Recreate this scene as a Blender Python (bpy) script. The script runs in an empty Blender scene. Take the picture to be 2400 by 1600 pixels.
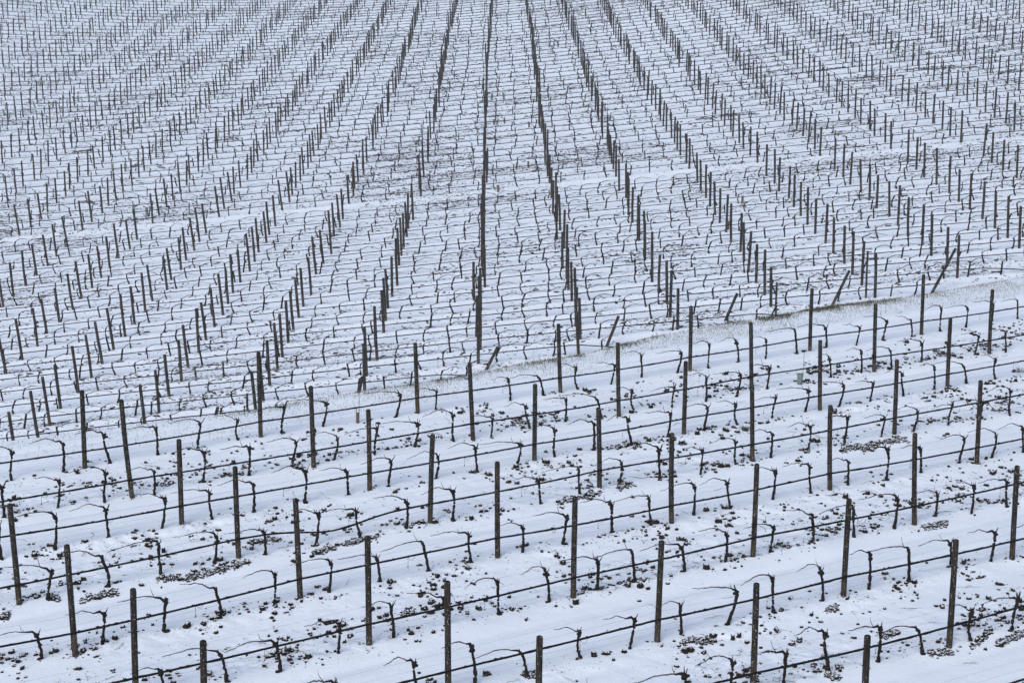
# Snow-covered vineyard seen from a rise: a near terrace, a grassy crest and a wide bowl-shaped slope behind it
import bpy, math, random
import numpy as np
from mathutils import Matrix, Vector

random.seed(7)
RNG = np.random.default_rng(11)
SC = bpy.context.scene
COL = SC.collection
CAM_Z = 10.6
FPX = 4300.0                      # focal length in pixels of the 2400 px wide photograph
PITCH, ROLL = .223, -.007
HOSE_H = .39
POST_H = 1.76

# ------------------------------------------------------------------ camera geometry
_F = np.array([0, math.cos(PITCH), -math.sin(PITCH)])
_R = np.array([1., 0, 0])
_U = np.cross(_R, _F)
_R = _R * math.cos(ROLL) + _U * math.sin(ROLL)
_U = np.cross(_R, _F)


def ray(x, y):
    return _F + (x - 1200) / FPX * _R - (y - 800) / FPX * _U


def project(p):
    p = np.asarray(p, float) - np.array([0, 0, CAM_Z])
    z = p @ _F
    return 1200 + FPX * (p @ _R) / z, 800 - FPX * (p @ _U) / z


# ------------------------------------------------------------------ noise
def _hash(ix, iy, seed):
    h = (ix.astype(np.int64) * 374761393 + iy.astype(np.int64) * 668265263 + seed * 1442695041) & 0xFFFFFFFF
    h = ((h ^ (h >> 13)) * 1274126177) & 0xFFFFFFFF
    h = h ^ (h >> 16)
    return (h & 0xFFFF) / 65535.0


def vnoise(x, y, seed=0):
    x = np.asarray(x, float); y = np.asarray(y, float)
    ix = np.floor(x); iy = np.floor(y)
    fx = x - ix; fy = y - iy
    fx = fx * fx * (3 - 2 * fx); fy = fy * fy * (3 - 2 * fy)
    a = _hash(ix, iy, seed); b = _hash(ix + 1, iy, seed)
    c = _hash(ix, iy + 1, seed); d = _hash(ix + 1, iy + 1, seed)
    return (a * (1 - fx) + b * fx) * (1 - fy) + (c * (1 - fx) + d * fx) * fy


def fbm(x, y, seed=0, n=3):
    s = 0; a = .5; t = 0
    for k in range(n):
        s = s + a * vnoise(x * 2 ** k, y * 2 ** k, seed + 17 * k); t += a; a *= .55
    return s / t


# ------------------------------------------------------------------ terrain
NQ = dict(x0=-8.5566, y0=35.4648, h=10.5805, gx=-.0115, gy=.0156)
ANG = .5403                        # direction of the near rows in plan
UX, UY = math.cos(ANG), math.sin(ANG)
NX, NY = math.sin(ANG), -math.cos(ANG)   # across the rows, towards the camera
C3 = [-14.3299, 2.2654, 0.7715, -0.148, 2.9016, -0.0539, 0.0173, 0.0617, 0.5165, -0.1136]
CRX = [-10.79, -9.17, -7.5, -5.83, -3.95, -2.52, -1.03, .31, 1.6, 2.39, 4.08, 5.78, 7.4, 8.37, 9.72, 11.06, 12.17, 13.72, 15.6]
CRY = [37.22, 37.97, 38.88, 39.7, 41.06, 41.84, 42.85, 44.03, 44.79, 45.56, 47.2, 48.45, 49.45, 50.2, 51.0, 51.75, 52.4, 53.5, 54.86]


def crest_y(X):
    X = np.asarray(X, float)
    y = np.interp(X, CRX, CRY)
    y = np.where(X < CRX[0], CRY[0] + (X - CRX[0]) * .55, y)
    return np.where(X > CRX[-1], CRY[-1] + (X - CRX[-1]) * .62, y)


def near_plane(X, Y):
    return CAM_Z - NQ['h'] + NQ['gx'] * (np.clip(X, -60, 60) - NQ['x0']) + NQ['gy'] * (np.clip(Y, -20, 80) - NQ['y0'])


def far_surface(X, Y):
    Y = np.clip(Y, 50, 234)
    X = np.clip(X, -.34 * Y, .34 * Y)
    x = X / 30.; y = (Y - 110) / 50.
    k = 0; z = 0
    for a in range(4):
        for b in range(4 - a):
            z = z + C3[k] * x ** a * y ** b; k += 1
    return z + CAM_Z


def edge_y(X):
    return 62.7 + .385 * np.asarray(X, float)


def row_near(X, Y):
    """row coordinate on the near terrace (0 = row next to the grass, growing towards the camera)"""
    return ((X - NQ['x0']) * NX + (Y - NQ['y0']) * NY) / 2.2


def row_far(Y):
    return (Y - 63.3) / (2.2195 + .0007 * (Y - 63.3))


def terrain(X, Y, rough=True):
    X = np.asarray(X, float); Y = np.asarray(Y, float)
    yc = crest_y(X); ye = np.maximum(edge_y(X), yc + 6)
    zn = near_plane(X, Y)
    zc = near_plane(X, yc)
    ze = far_surface(X, ye)
    s = np.clip((Y - yc) / (ye - yc), 0, 1)
    bank = zc + (ze - zc) * (1 - (1 - s) ** 1.25)
    z = np.where(Y < yc, zn, np.where(Y < ye, bank, far_surface(X, np.maximum(Y, ye))))
    if rough:
        r = row_near(X, Y)
        fr = r - np.round(r)
        near = (Y < yc)
        rg = rough_near(X, Y)
        along = (X * UX + Y * UY)
        dn = .05 * np.exp(-(fr * 2.2 / .38) ** 2) + .03 * (fbm(X * 1.1, Y * 1.1, 3) - .5) \
            + rg * .075 * (fbm(X * 3.7, Y * 3.7, 9, 3) - .45) + .02 * (vnoise(along * .5, r * 7, 31) - .5)
        fl = r - np.floor(r)
        ruts = -.014 * (np.exp(-((fl - .27) / .05) ** 2) + np.exp(-((fl - .66) / .05) ** 2)) * (.4 + .6 * vnoise(along * .7, r, 37))
        dn = dn + ruts * (np.mod(np.floor(r), 2) == 1)
        rf = row_far(Y)
        ff = rf - np.round(rf)
        df = .07 * np.exp(-(ff * 2.2 / .4) ** 2) + .07 * (fbm(X * 1.7, Y * 1.7, 5, 3) - .5)
        fade = np.clip((yc - Y) / 1.5, 0, 1)
        fade2 = np.clip((Y - ye) / 2, 0, 1)
        lip = .05 * (fbm(X * 1.3, Y * 1.3, 14, 2) - .5)
        z = z + np.where(near, dn * fade + lip * (1 - fade), df * fade2)
    return z


def rough_near(X, Y):
    r = row_near(X, Y)
    k = np.floor(r)
    f = r - k
    tilled = (np.mod(k, 2) == 0)
    w_t = .35 + .65 * np.clip(fbm(X * .55, Y * .55, 21, 2) * 2.6 - .75, 0, 1)
    edge = np.maximum(np.exp(-(f / .13) ** 2) * .55, np.exp(-((1 - f) / .2) ** 2))
    smooth = edge * np.clip(fbm(X * .5, Y * .5, 27, 2) * 2.6 - .8, 0, 1) * .8
    til = np.clip(w_t * (1 - .55 * np.exp(-((f - .32) / .16) ** 2)), 0, 1)
    out = np.where(tilled, til, smooth)
    return out * np.clip((r + .15) / .5, 0, 1)


def rough_far(X, Y):
    rf = row_far(Y)
    f = rf - np.floor(rf)
    base = .42 + .5 * (np.mod(np.floor(rf), 2) == 0)
    patch = np.clip(fbm(X * .16, Y * .16, 41, 3) * 3.2 - 1.25, 0, 1)
    top = np.clip((Y - 99) / 3, 0, 1) * np.clip((140 - Y) / 18, .25, 1)
    lane = np.exp(-((f - .5) / .2) ** 2) * .5
    return np.clip(base * (.25 + .8 * patch) * (1 - lane) + .35 * top * patch, 0, 1)


# ------------------------------------------------------------------ materials
def new_mat(name, rough=.8):
    m = bpy.data.materials.new(name); m.use_nodes = True
    nt = m.node_tree; b = nt.nodes['Principled BSDF']
    b.inputs['Roughness'].default_value = rough
    b.inputs['Specular IOR Level'].default_value = .12
    return m, nt, b


def nd(nt, typ, **kw):
    n = nt.nodes.new(typ)
    for k, v in kw.items():
        setattr(n, k, v)
    return n


def ramp(nt, src, stops):
    r = nd(nt, 'ShaderNodeValToRGB')
    e = r.color_ramp.elements
    while len(e) < len(stops): e.new(.5)
    for q, (p, c) in zip(e, stops):
        q.position = p; q.color = (*c, 1) if len(c) == 3 else c
    nt.links.new(src, r.inputs[0])
    return r


def noise(nt, coord, scale, detail=3, rough=.5):
    n = nd(nt, 'ShaderNodeTexNoise'); n.inputs['Scale'].default_value = scale
    n.inputs['Detail'].default_value = detail; n.inputs['Roughness'].default_value = rough
    nt.links.new(coord, n.inputs['Vector'])
    return n


SNOW = (.745, .832, .94)


def mat_snow():
    m, nt, b = new_mat('snow', .65)
    g = nd(nt, 'ShaderNodeNewGeometry')
    n1 = noise(nt, g.outputs['Position'], .6, 4)
    c = ramp(nt, n1.outputs[0], [(.3, (SNOW[0] * .97, SNOW[1] * .97, SNOW[2] * .98)), (.7, SNOW)])
    # crumbs of soil that show through where the ground was tilled
    at = nd(nt, 'ShaderNodeAttribute'); at.attribute_name = 'soil'
    n2 = noise(nt, g.outputs['Position'], 7.5, 4, .62)
    n3 = noise(nt, g.outputs['Position'], 1.6, 2)
    th = nd(nt, 'ShaderNodeMath', operation='MULTIPLY'); nt.links.new(at.outputs['Fac'], th.inputs[0]); th.inputs[1].default_value = .2
    a1 = nd(nt, 'ShaderNodeMath', operation='ADD'); nt.links.new(n2.outputs[0], a1.inputs[0]); nt.links.new(th.outputs[0], a1.inputs[1])
    a2 = nd(nt, 'ShaderNodeMath', operation='MULTIPLY'); nt.links.new(n3.outputs[0], a2.inputs[0]); a2.inputs[1].default_value = .12
    a3 = nd(nt, 'ShaderNodeMath', operation='ADD'); nt.links.new(a1.outputs[0], a3.inputs[0]); nt.links.new(a2.outputs[0], a3.inputs[1])
    k = ramp(nt, a3.outputs[0], [(.785, (0, 0, 0)), (.815, (1, 1, 1))])
    n4 = noise(nt, g.outputs['Position'], 3, 2)
    soil = ramp(nt, n4.outputs[0], [(.35, (.025, .021, .018)), (.65, (.075, .058, .045))])
    mx = nd(nt, 'ShaderNodeMix', data_type='RGBA')
    nt.links.new(k.outputs[0], mx.inputs['Factor']); nt.links.new(c.outputs[0], mx.inputs['A']); nt.links.new(soil.outputs[0], mx.inputs['B'])
    # thin grass showing through near the crest
    ag = nd(nt, 'ShaderNodeAttribute'); ag.attribute_name = 'grass'
    n5 = noise(nt, g.outputs['Position'], 9, 4, .7)
    s1 = nd(nt, 'ShaderNodeMath', operation='MULTIPLY'); nt.links.new(ag.outputs['Fac'], s1.inputs[0]); s1.inputs[1].default_value = .22
    s2 = nd(nt, 'ShaderNodeMath', operation='ADD'); nt.links.new(n5.outputs[0], s2.inputs[0]); nt.links.new(s1.outputs[0], s2.inputs[1])
    kg = ramp(nt, s2.outputs[0], [(.74, (0, 0, 0)), (.84, (.75, .75, .75))])
    mg = nd(nt, 'ShaderNodeMix', data_type='RGBA')
    nt.links.new(kg.outputs[0], mg.inputs['Factor']); nt.links.new(mx.outputs['Result'], mg.inputs['A']); mg.inputs['B'].default_value = (.16, .15, .09, 1)
    nt.links.new(mg.outputs['Result'], b.inputs['Base Color'])
    bp = nd(nt, 'ShaderNodeBump'); bp.inputs['Strength'].default_value = .35; bp.inputs['Distance'].default_value = .03
    nb = noise(nt, g.outputs['Position'], 14, 5, .6)
    nt.links.new(nb.outputs[0], bp.inputs['Height']); nt.links.new(bp.outputs[0], b.inputs['Normal'])
    return m


def mat_wood(name, c1, c2, base_tint=(.10, .065, .035)):
    m, nt, b = new_mat(name, .85)
    tc = nd(nt, 'ShaderNodeTexCoord')
    oi = nd(nt, 'ShaderNodeNewGeometry')
    mp = nd(nt, 'ShaderNodeMapping'); mp.inputs['Scale'].default_value = (38, 38, 3)
    nt.links.new(oi.outputs['Position'], mp.inputs[0])
    n = noise(nt, mp.outputs[0], 1, 4, .6)
    c = ramp(nt, n.outputs[0], [(.3, c1), (.7, c2)])
    n2 = noise(nt, oi.outputs['Position'], 5, 3)
    r2 = ramp(nt, n2.outputs[0], [(.35, (.55, .55, .55)), (.7, (1.15, 1.12, 1.05))])
    mx = nd(nt, 'ShaderNodeMix', data_type='RGBA', blend_type='MULTIPLY'); mx.inputs['Factor'].default_value = 1
    nt.links.new(c.outputs[0], mx.inputs['A']); nt.links.new(r2.outputs[0], mx.inputs['B'])
    # paler, browner wood towards the foot
    at = nd(nt, 'ShaderNodeAttribute'); at.attribute_name = 'hgt'
    rf = ramp(nt, at.outputs['Fac'], [(.05, (1, 1, 1)), (.38, (0, 0, 0))])
    m2 = nd(nt, 'ShaderNodeMix', data_type='RGBA')
    nt.links.new(rf.outputs[0], m2.inputs['Factor']); nt.links.new(mx.outputs['Result'], m2.inputs['A'])
    m3 = nd(nt, 'ShaderNodeMix', data_type='RGBA', blend_type='MULTIPLY'); m3.inputs['Factor'].default_value = 1
    m3.inputs['A'].default_value = (*base_tint, 1); nt.links.new(r2.outputs[0], m3.inputs['B'])
    nt.links.new(m3.outputs['Result'], m2.inputs['B'])
    # flecks of snow caught on the grain
    vo = nd(nt, 'ShaderNodeTexVoronoi'); vo.inputs['Scale'].default_value = 34
    nt.links.new(oi.outputs['Position'], vo.inputs['Vector'])
    n3 = noise(nt, oi.outputs['Position'], 11, 2)
    su = nd(nt, 'ShaderNodeMath', operation='MULTIPLY_ADD'); nt.links.new(n3.outputs[0], su.inputs[0]); su.inputs[1].default_value = -.27
    nt.links.new(vo.outputs['Distance'], su.inputs[2])
    k = ramp(nt, su.outputs[0], [(0.0, (1, 1, 1)), (.03, (0, 0, 0))])
    m4 = nd(nt, 'ShaderNodeMix', data_type='RGBA')
    nt.links.new(k.outputs[0], m4.inputs['Factor']); nt.links.new(m2.outputs['Result'], m4.inputs['A']); m4.inputs['B'].default_value = (.5, .53, .58, 1)
    nt.links.new(m4.outputs['Result'], b.inputs['Base Color'])
    bp = nd(nt, 'ShaderNodeBump'); bp.inputs['Strength'].default_value = .5; bp.inputs['Distance'].default_value = .006
    nt.links.new(n.outputs[0], bp.inputs['Height']); nt.links.new(bp.outputs[0], b.inputs['Normal'])
    return m


def mat_bark(name, c1, c2, snow=.62):
    m, nt, b = new_mat(name, .9)
    g = nd(nt, 'ShaderNodeNewGeometry')
    n = noise(nt, g.outputs['Position'], 45, 4, .65)
    c = ramp(nt, n.outputs[0], [(.3, c1), (.72, c2)])
    sp = nd(nt, 'ShaderNodeSeparateXYZ'); nt.links.new(g.outputs['Normal'], sp.inputs[0])
    n2 = noise(nt, g.outputs['Position'], 26, 2)
    a = nd(nt, 'ShaderNodeMath', operation='MULTIPLY_ADD'); nt.links.new(n2.outputs[0], a.inputs[0]); a.inputs[1].default_value = .55
    nt.links.new(sp.outputs[2], a.inputs[2])
    k = ramp(nt, a.outputs[0], [(min(.99, snow + .3), (0, 0, 0)), (min(1, snow + .38), (.8, .8, .8))])
    mx = nd(nt, 'ShaderNodeMix', data_type='RGBA')
    sc = nd(nt, 'ShaderNodeMath', operation='MULTIPLY'); nt.links.new(a.outputs[0], sc.inputs[0]); sc.inputs[1].default_value = .7
    nt.links.remove(k.inputs[0].links[0]); nt.links.new(sc.outputs[0], k.inputs[0])
    nt.links.new(k.outputs[0], mx.inputs['Factor']); nt.links.new(c.outputs[0], mx.inputs['A']); mx.inputs['B'].default_value = (*SNOW, 1)
    nt.links.new(mx.outputs['Result'], b.inputs['Base Color'])
    return m


def mat_plain(name, c1, c2, scale=20, rough=.6):
    m, nt, b = new_mat(name, rough)
    g = nd(nt, 'ShaderNodeNewGeometry')
    n = noise(nt, g.outputs['Position'], scale, 3)
    c = ramp(nt, n.outputs[0], [(.3, c1), (.7, c2)])
    nt.links.new(c.outputs[0], b.inputs['Base Color'])
    return m


M = {
    'snow': mat_snow(),
    'post': mat_wood('weathered_post_wood', (.011, .010, .009), (.038, .033, .028), (.050, .041, .031)),
    'bark': mat_bark('vine_bark', (.006, .005, .005), (.022, .018, .016), .85),
    'cane': mat_bark('vine_cane', (.012, .008, .007), (.040, .024, .018), .9),
    'hose': mat_bark('black_hose', (.004, .004, .005), (.011, .011, .011), .80),
    'wire': mat_plain('galvanised_wire', (.20, .20, .20), (.30, .30, .30), 5, .5),
    'clod': mat_bark('soil_clod', (.007, .006, .005), (.024, .018, .015), .44),
    'twig': mat_bark('pruned_twig', (.05, .032, .022), (.11, .075, .05), .9),
    'grass': mat_plain('winter_grass', (.055, .065, .025), (.22, .18, .10), 1.3, .8),
    'grass_green': mat_plain('green_winter_grass', (.030, .042, .016), (.085, .085, .040), 3, .8),
    'guard_green': mat_plain('green_tree_guard', (.09, .14, .13), (.17, .23, .22), 30, .5),
    'guard_brown': mat_plain('brown_tree_guard', (.085, .055, .042), (.15, .10, .075), 25, .7),
}


# ------------------------------------------------------------------ mesh builder
class MB:
    def __init__(self): self.v = []; self.f = []; self.h = []

    def tube(self, pts, rad, n=6, cap=True, rnd=None, wob=0.):
        pts = [Vector(p) for p in pts]
        base = len(self.v)
        up = Vector((0, 0, 1))
        for i, p in enumerate(pts):
            d = (pts[min(i + 1, len(pts) - 1)] - pts[max(i - 1, 0)])
            if d.length < 1e-9: d = Vector((0, 0, 1))
            d.normalize()
            a = d.cross(up)
            if a.length < .1: a = d.cross(Vector((1, 0, 0)))
            a.normalize(); b = d.cross(a)
            r = rad[i] if hasattr(rad, '__len__') else rad
            for k in range(n):
                t = 2 * math.pi * k / n
                rr = r * (1 + (rnd.uniform(-wob, wob) if rnd else 0))
                self.v.append(tuple(p + a * math.cos(t) * rr + b * math.sin(t) * rr))
        for i in range(len(pts) - 1):
            for k in range(n):
                k2 = (k + 1) % n
                q = base + i * n
                self.f.append((q + k, q + k2, q + n + k2, q + n + k))
        if cap:
            self.f.append(tuple(base + k for k in range(n)))
            q = base + (len(pts) - 1) * n
            self.f.append(tuple(q + n - 1 - k for k in range(n)))
        return self

    def blob(self, c, r, rnd, sx=1, sy=1, sz=1, wob=.25):
        base = len(self.v); c = Vector(c)
        rows = 4; seg = 6
        self.v.append(tuple(c + Vector((0, 0, -r * sz))))
        for i in range(1, rows):
            ph = -math.pi / 2 + math.pi * i / rows
            for k in range(seg):
                t = 2 * math.pi * (k + .5 * (i % 2)) / seg
                q = r * (1 + rnd.uniform(-wob, wob))
                self.v.append(tuple(c + Vector((math.cos(t) * math.cos(ph) * q * sx, math.sin(t) * math.cos(ph) * q * sy, math.sin(ph) * q * sz))))
        self.v.append(tuple(c + Vector((0, 0, r * sz))))
        top = len(self.v) - 1
        for k in range(seg):
            k2 = (k + 1) % seg
            self.f.append((base, base + 1 + k2, base + 1 + k))
            for i in range(rows - 2):
                a = base + 1 + i * seg
                self.f.append((a + k, a + k2, a + seg + k2, a + seg + k))
            self.f.append((base + 1 + (rows - 2) * seg + k, base + 1 + (rows - 2) * seg + k2, top))
        return self

    def mesh(self, name, mat, smooth=True, hgt=None):
        me = bpy.data.meshes.new(name)
        me.from_pydata(self.v, [], self.f)
        me.materials.append(mat)
        if smooth: me.polygons.foreach_set('use_smooth', [True] * len(me.polygons))
        if hgt:
            at = me.attributes.new('hgt', 'FLOAT', 'POINT')
            at.data.foreach_set('value', [max(0, v[2]) / hgt for v in self.v])
        me.update()
        return me


def link(name, me, loc=(0, 0, 0), parent=None, rot=(0, 0, 0), scale=(1, 1, 1)):
    o = bpy.data.objects.new(name, me); COL.objects.link(o)
    o.location = loc; o.rotation_euler = rot; o.scale = scale
    if parent: o.parent = parent
    return o


def tag(o, label=None, cat=None, group=None, kind=None):
    if label: o['label'] = label
    if cat: o['category'] = cat
    if group: o['group'] = group
    if kind: o['kind'] = kind
    return o


def merge(name, variants, inst, mat, smooth=True, hgt=None):
    """one mesh out of many placed copies: inst = list of (variant, x, y, z, rz, sx, sy, sz)"""
    vv = []; loops = []; starts = []; off = 0; ls = 0; hh = []
    arr = []
    for mb in variants:
        V = np.array(mb.v, float)
        fl = np.array([i for f in mb.f for i in f], np.int64)
        fn = np.array([len(f) for f in mb.f], np.int64)
        arr.append((V, fl, fn))
    for (k, x, y, z, rz, sx, sy, sz) in inst:
        V, fl, fn = arr[k]
        c, s = math.cos(rz), math.sin(rz)
        X = V[:, 0] * sx; Y = V[:, 1] * sy; Z = V[:, 2] * sz
        vv.append(np.stack([X * c - Y * s + x, X * s + Y * c + y, Z + z], -1))
        if hgt: hh.append(np.clip(Z / hgt, 0, 1))
        loops.append(fl + off); starts.append(fn); off += len(V)
    V = np.concatenate(vv); L = np.concatenate(loops); N = np.concatenate(starts)
    me = bpy.data.meshes.new(name)
    me.vertices.add(len(V)); me.vertices.foreach_set('co', V.ravel())
    me.loops.add(len(L)); me.loops.foreach_set('vertex_index', L.astype(np.int32))
    me.polygons.add(len(N))
    st = np.concatenate([[0], np.cumsum(N)[:-1]])
    me.polygons.foreach_set('loop_start', st.astype(np.int32))
    if smooth: me.polygons.foreach_set('use_smooth', np.ones(len(N), bool))
    me.materials.append(mat)
    if hgt:
        at = me.attributes.new('hgt', 'FLOAT', 'POINT'); at.data.foreach_set('value', np.concatenate(hh).astype(np.float32))
    me.update(calc_edges=True); me.validate()
    return me


# ------------------------------------------------------------------ ground sheet
def grass_amount(X, Y):
    yc = crest_y(X)
    d = (yc - Y)
    band = np.clip(1 - d / (1.7 + .9 * vnoise(X * .5, Y * .1, 66)), 0, 1) * (d > -3)
    band = np.where(d < 0, np.clip(1 + d / 1.2, 0, 1), band)
    g = band * np.clip(fbm(X * .9, Y * 1.4, 61, 3) * 2.2 - .35, 0, 1)
    return g * np.clip((X + 12) / 12, .12, 1)


def build_ground():
    ys = []
    y = -60.
    while y < 20: ys.append(y); y += 8
    y = 20.
    while y < 230:
        ys.append(y)
        y += .0012 * y if y < 56 else (.11 if y < 76 else .0026 * y)
    g = .7
    while y < 4000: ys.append(y); y += g; g *= 1.25
    ys = np.array(ys)
    uc = np.linspace(-.34, .34, 860)
    ext = .34 + .004 * (np.power(1.32, np.arange(1, 22)) - 1) / .32
    u = np.concatenate([-ext[::-1], uc, ext])
    YY, UU = np.meshgrid(ys, u, indexing='ij')
    XX = UU * np.maximum(YY + 2, 22)
    ZZ = terrain(XX, YY)
    nr, nc = XX.shape
    V = np.stack([XX, YY, ZZ], -1).reshape(-1, 3)
    idx = np.arange(nr * nc).reshape(nr, nc)
    Fq = np.stack([idx[:-1, :-1], idx[:-1, 1:], idx[1:, 1:], idx[1:, :-1]], -1).reshape(-1, 4)
    me = bpy.data.meshes.new('snowy_ground')
    me.vertices.add(len(V)); me.vertices.foreach_set('co', V.ravel())
    me.loops.add(Fq.size); me.loops.foreach_set('vertex_index', Fq.ravel().astype(np.int32))
    me.polygons.add(len(Fq)); me.polygons.foreach_set('loop_start', (np.arange(len(Fq)) * 4).astype(np.int32))
    me.polygons.foreach_set('use_smooth', np.ones(len(Fq), bool))
    near = YY < crest_y(XX)
    soil = np.where(near, rough_near(XX, YY) * .45, rough_far(XX, YY) * (YY > edge_y(XX)))
    a = me.attributes.new('soil', 'FLOAT', 'POINT'); a.data.foreach_set('value', soil.ravel().astype(np.float32))
    a = me.attributes.new('grass', 'FLOAT', 'POINT'); a.data.foreach_set('value', grass_amount(XX, YY).ravel().astype(np.float32))
    me.materials.append(M['snow'])
    me.update(calc_edges=True)
    o = link('ground', me); tag(o, kind='structure')


build_ground()


def ground_z(x, y):
    return float(terrain(np.array([x]), np.array([y]))[0])


def near_point(px, py):
    """where the line of sight through a point of the photograph meets the near terrace"""
    r = ray(px, py)
    t = (-NQ['h'] - NQ['gx'] * NQ['x0'] - NQ['gy'] * NQ['y0']) / (r[2] - NQ['gx'] * r[0] - NQ['gy'] * r[1])
    return t * r[0], t * r[1]


def far_point(px, py):
    r = ray(px, py)
    lo, hi = 58., 216.
    for _ in range(60):
        mid = (lo + hi) / 2
        t = mid / r[1]
        if t * r[2] + CAM_Z > float(far_surface(np.array(t * r[0]), np.array(mid))): lo = mid
        else: hi = mid
    return lo / r[1] * r[0], lo


K = 2352 / 800.
OFF = {'A': (0, 800), 'B': (800, 800), 'C': (1600, 800), 'D': (0, 1200), 'E': (800, 1200), 'F': (1600, 1200), 'U': (1600, 400)}


def rg(reg, x, y):
    return OFF[reg][0] + x / K, OFF[reg][1] + y / K


# ------------------------------------------------------------------ prototypes
def post_mb(seed, n=12, h=POST_H, r=.047, detail=True):
    rnd = random.Random(seed); m = MB()
    bend = rnd.uniform(-.012, .012); b2 = rnd.uniform(-.012, .012)
    if detail:
        zs = [-.15, 0, .3, .6, .9, 1.2, 1.5, h - .03, h - .008, h]
        rs = [r * 1.04, r * 1.03, r * 1.02, r * 1.01, r, r, r * .99, r * .97, r * .86, r * .6]
    else:
        zs = [-.1, h * .5, h - .015, h]; rs = [r * 1.02, r, r * .97, r * .7]
    m.tube([(bend * math.sin(z / h * 3), b2 * math.sin(z / h * 2.6), z) for z in zs], rs, n, True, rnd, .03 if detail else .02)
    if detail:
        # wire staples and a sliver of split wood
        for z in (.64, .5, HOSE_H):
            m.tube([(r * .75, -.02, z - .012), (r * 1.16, 0, z), (r * .75, .02, z + .012)], .004, 4)
    return m


def trunk_mb(seed, side, near=True):
    """trunk with a knotted head; side = +1 / -1 direction of the cane along the row"""
    rnd = random.Random(seed); m = MB()
    H = rnd.uniform(.43, .53)
    n = 13 if near else 7
    w1, w2 = rnd.uniform(.012, .045) if near else rnd.uniform(.02, .06), rnd.uniform(2.2, 5)
    ph = rnd.uniform(0, 6.28)
    lean = rnd.uniform(-.05, .05)
    pts = []; rad = []
    for i in range(n):
        t = i / (n - 1)
        x = lean * t + w1 * math.sin(t * w2 + ph) - w1 * math.sin(ph) + (rnd.uniform(-.008, .008) if i else 0)
        y = .02 * math.sin(t * 3 + ph * 2) - .02 * math.sin(ph * 2)
        pts.append((x, y, -.05 + t * (H + .05)))
        r = (.027 if near else .034) * (1 - .25 * t) + .012 * math.exp(-t * 9) + .008 * math.exp(-((t - 1) / .12) ** 2)
        rad.append(r * rnd.uniform(.82, 1.22) * (1 if near else 1.05))
    m.tube(pts, rad, 7 if near else 5, True, rnd, .16)
    hx, hy, hz = pts[-1]
    # head: knobs and short spurs
    if near:
        for k in range(rnd.randint(2, 4)):
            m.blob((hx + rnd.uniform(-.035, .035), hy + rnd.uniform(-.02, .02), hz + rnd.uniform(-.03, .03)), rnd.uniform(.018, .033), rnd, 1.15, 1, .9)
        for k in range(rnd.randint(1, 4)):
            a = rnd.uniform(0, 6.28); l = rnd.uniform(.05, .12)
            m.tube([(hx, hy, hz), (hx + math.cos(a) * l * .5, hy + math.sin(a) * .02, hz + l * .45), (hx + math.cos(a) * l * .8, hy + math.sin(a) * .03, hz + l)],
                   [.012, .008, .004], 5)
        if rnd.random() < .5:   # roots and crumbs at the foot
            m.blob((rnd.uniform(-.03, .03), rnd.uniform(-.03, .03), .01), .04, rnd, 1.3, 1, .6)
    else:
        for k in range(2):
            m.blob((hx + rnd.uniform(-.025, .025), hy, hz + rnd.uniform(-.02, .03)), rnd.uniform(.018, .028), rnd)
        a = rnd.uniform(.5, 2.6); l = rnd.uniform(.06, .13)
        m.tube([(hx, hy, hz), (hx + math.cos(a) * l, hy, hz + math.sin(a) * l)], [.010, .004], 4)
    # arm that leaves the head on the cane's side
    arm = rnd.uniform(.05, .2)
    ax = hx + side * arm; az = hz + rnd.uniform(.04, .11)
    if near:
        m.tube([(hx, hy, hz - .01), (hx + side * arm * .4, hy, hz + (az - hz) * .7 + rnd.uniform(-.01, .02)), (ax, hy, az)], [.023, .019, .012], 6, True, rnd, .25)
    else:
        m.tube([(hx, hy, hz - .01), (hx + side * arm * .5, hy, hz + (az - hz) * .75), (ax, hy, az)], [.018, .013, .009], 4)
    m.tip = (ax, hy, az)
    return m


def cane_mb(seed, side, tip, near=True):
    rnd = random.Random(seed + 500); m = MB()
    x, y, z = tip
    L = rnd.uniform(.38, .78) if near else rnd.uniform(.45, .85)
    peak = rnd.uniform(.03, .11) if near else rnd.uniform(.06, .17)
    endz = .60 + rnd.uniform(-.05, .03)
    n = 13 if near else 7
    pts = []; rad = []
    for i in range(n):
        t = i / (n - 1)
        zz = z + peak * math.sin(min(1, t * 1.7) * math.pi * .62) * (1 - t * .4) + (endz - z - peak * .4) * t ** 1.3
        pts.append((x + side * L * t, y + .02 * math.sin(5 * t) + rnd.uniform(-.005, .005), zz + rnd.uniform(-.007, .007)))
        rad.append((.0088 - .0048 * t) * rnd.uniform(.8, 1.35) * (1 if near else 1.7))
    m.tube(pts, rad, 5 if near else 3, True)
    if near:
        for i in range(2, n - 1, 2):   # buds
            p = pts[i]; s = rnd.choice((-1, 1))
            m.tube([p, (p[0] + side * .008, p[1], p[2] + s * .018)], [.0045, .0015], 4)
        if rnd.random() < .5:          # a second short shoot
            a = rnd.uniform(.6, 1.3); l = rnd.uniform(.08, .2)
            m.tube([(x, y, z), (x + side * math.cos(a) * l * .6, y, z + math.sin(a) * l * .7), (x + side * math.cos(a) * l * .9 + .02, y + .01, z + l)], [.006, .004, .002], 4)
    return m


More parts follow.
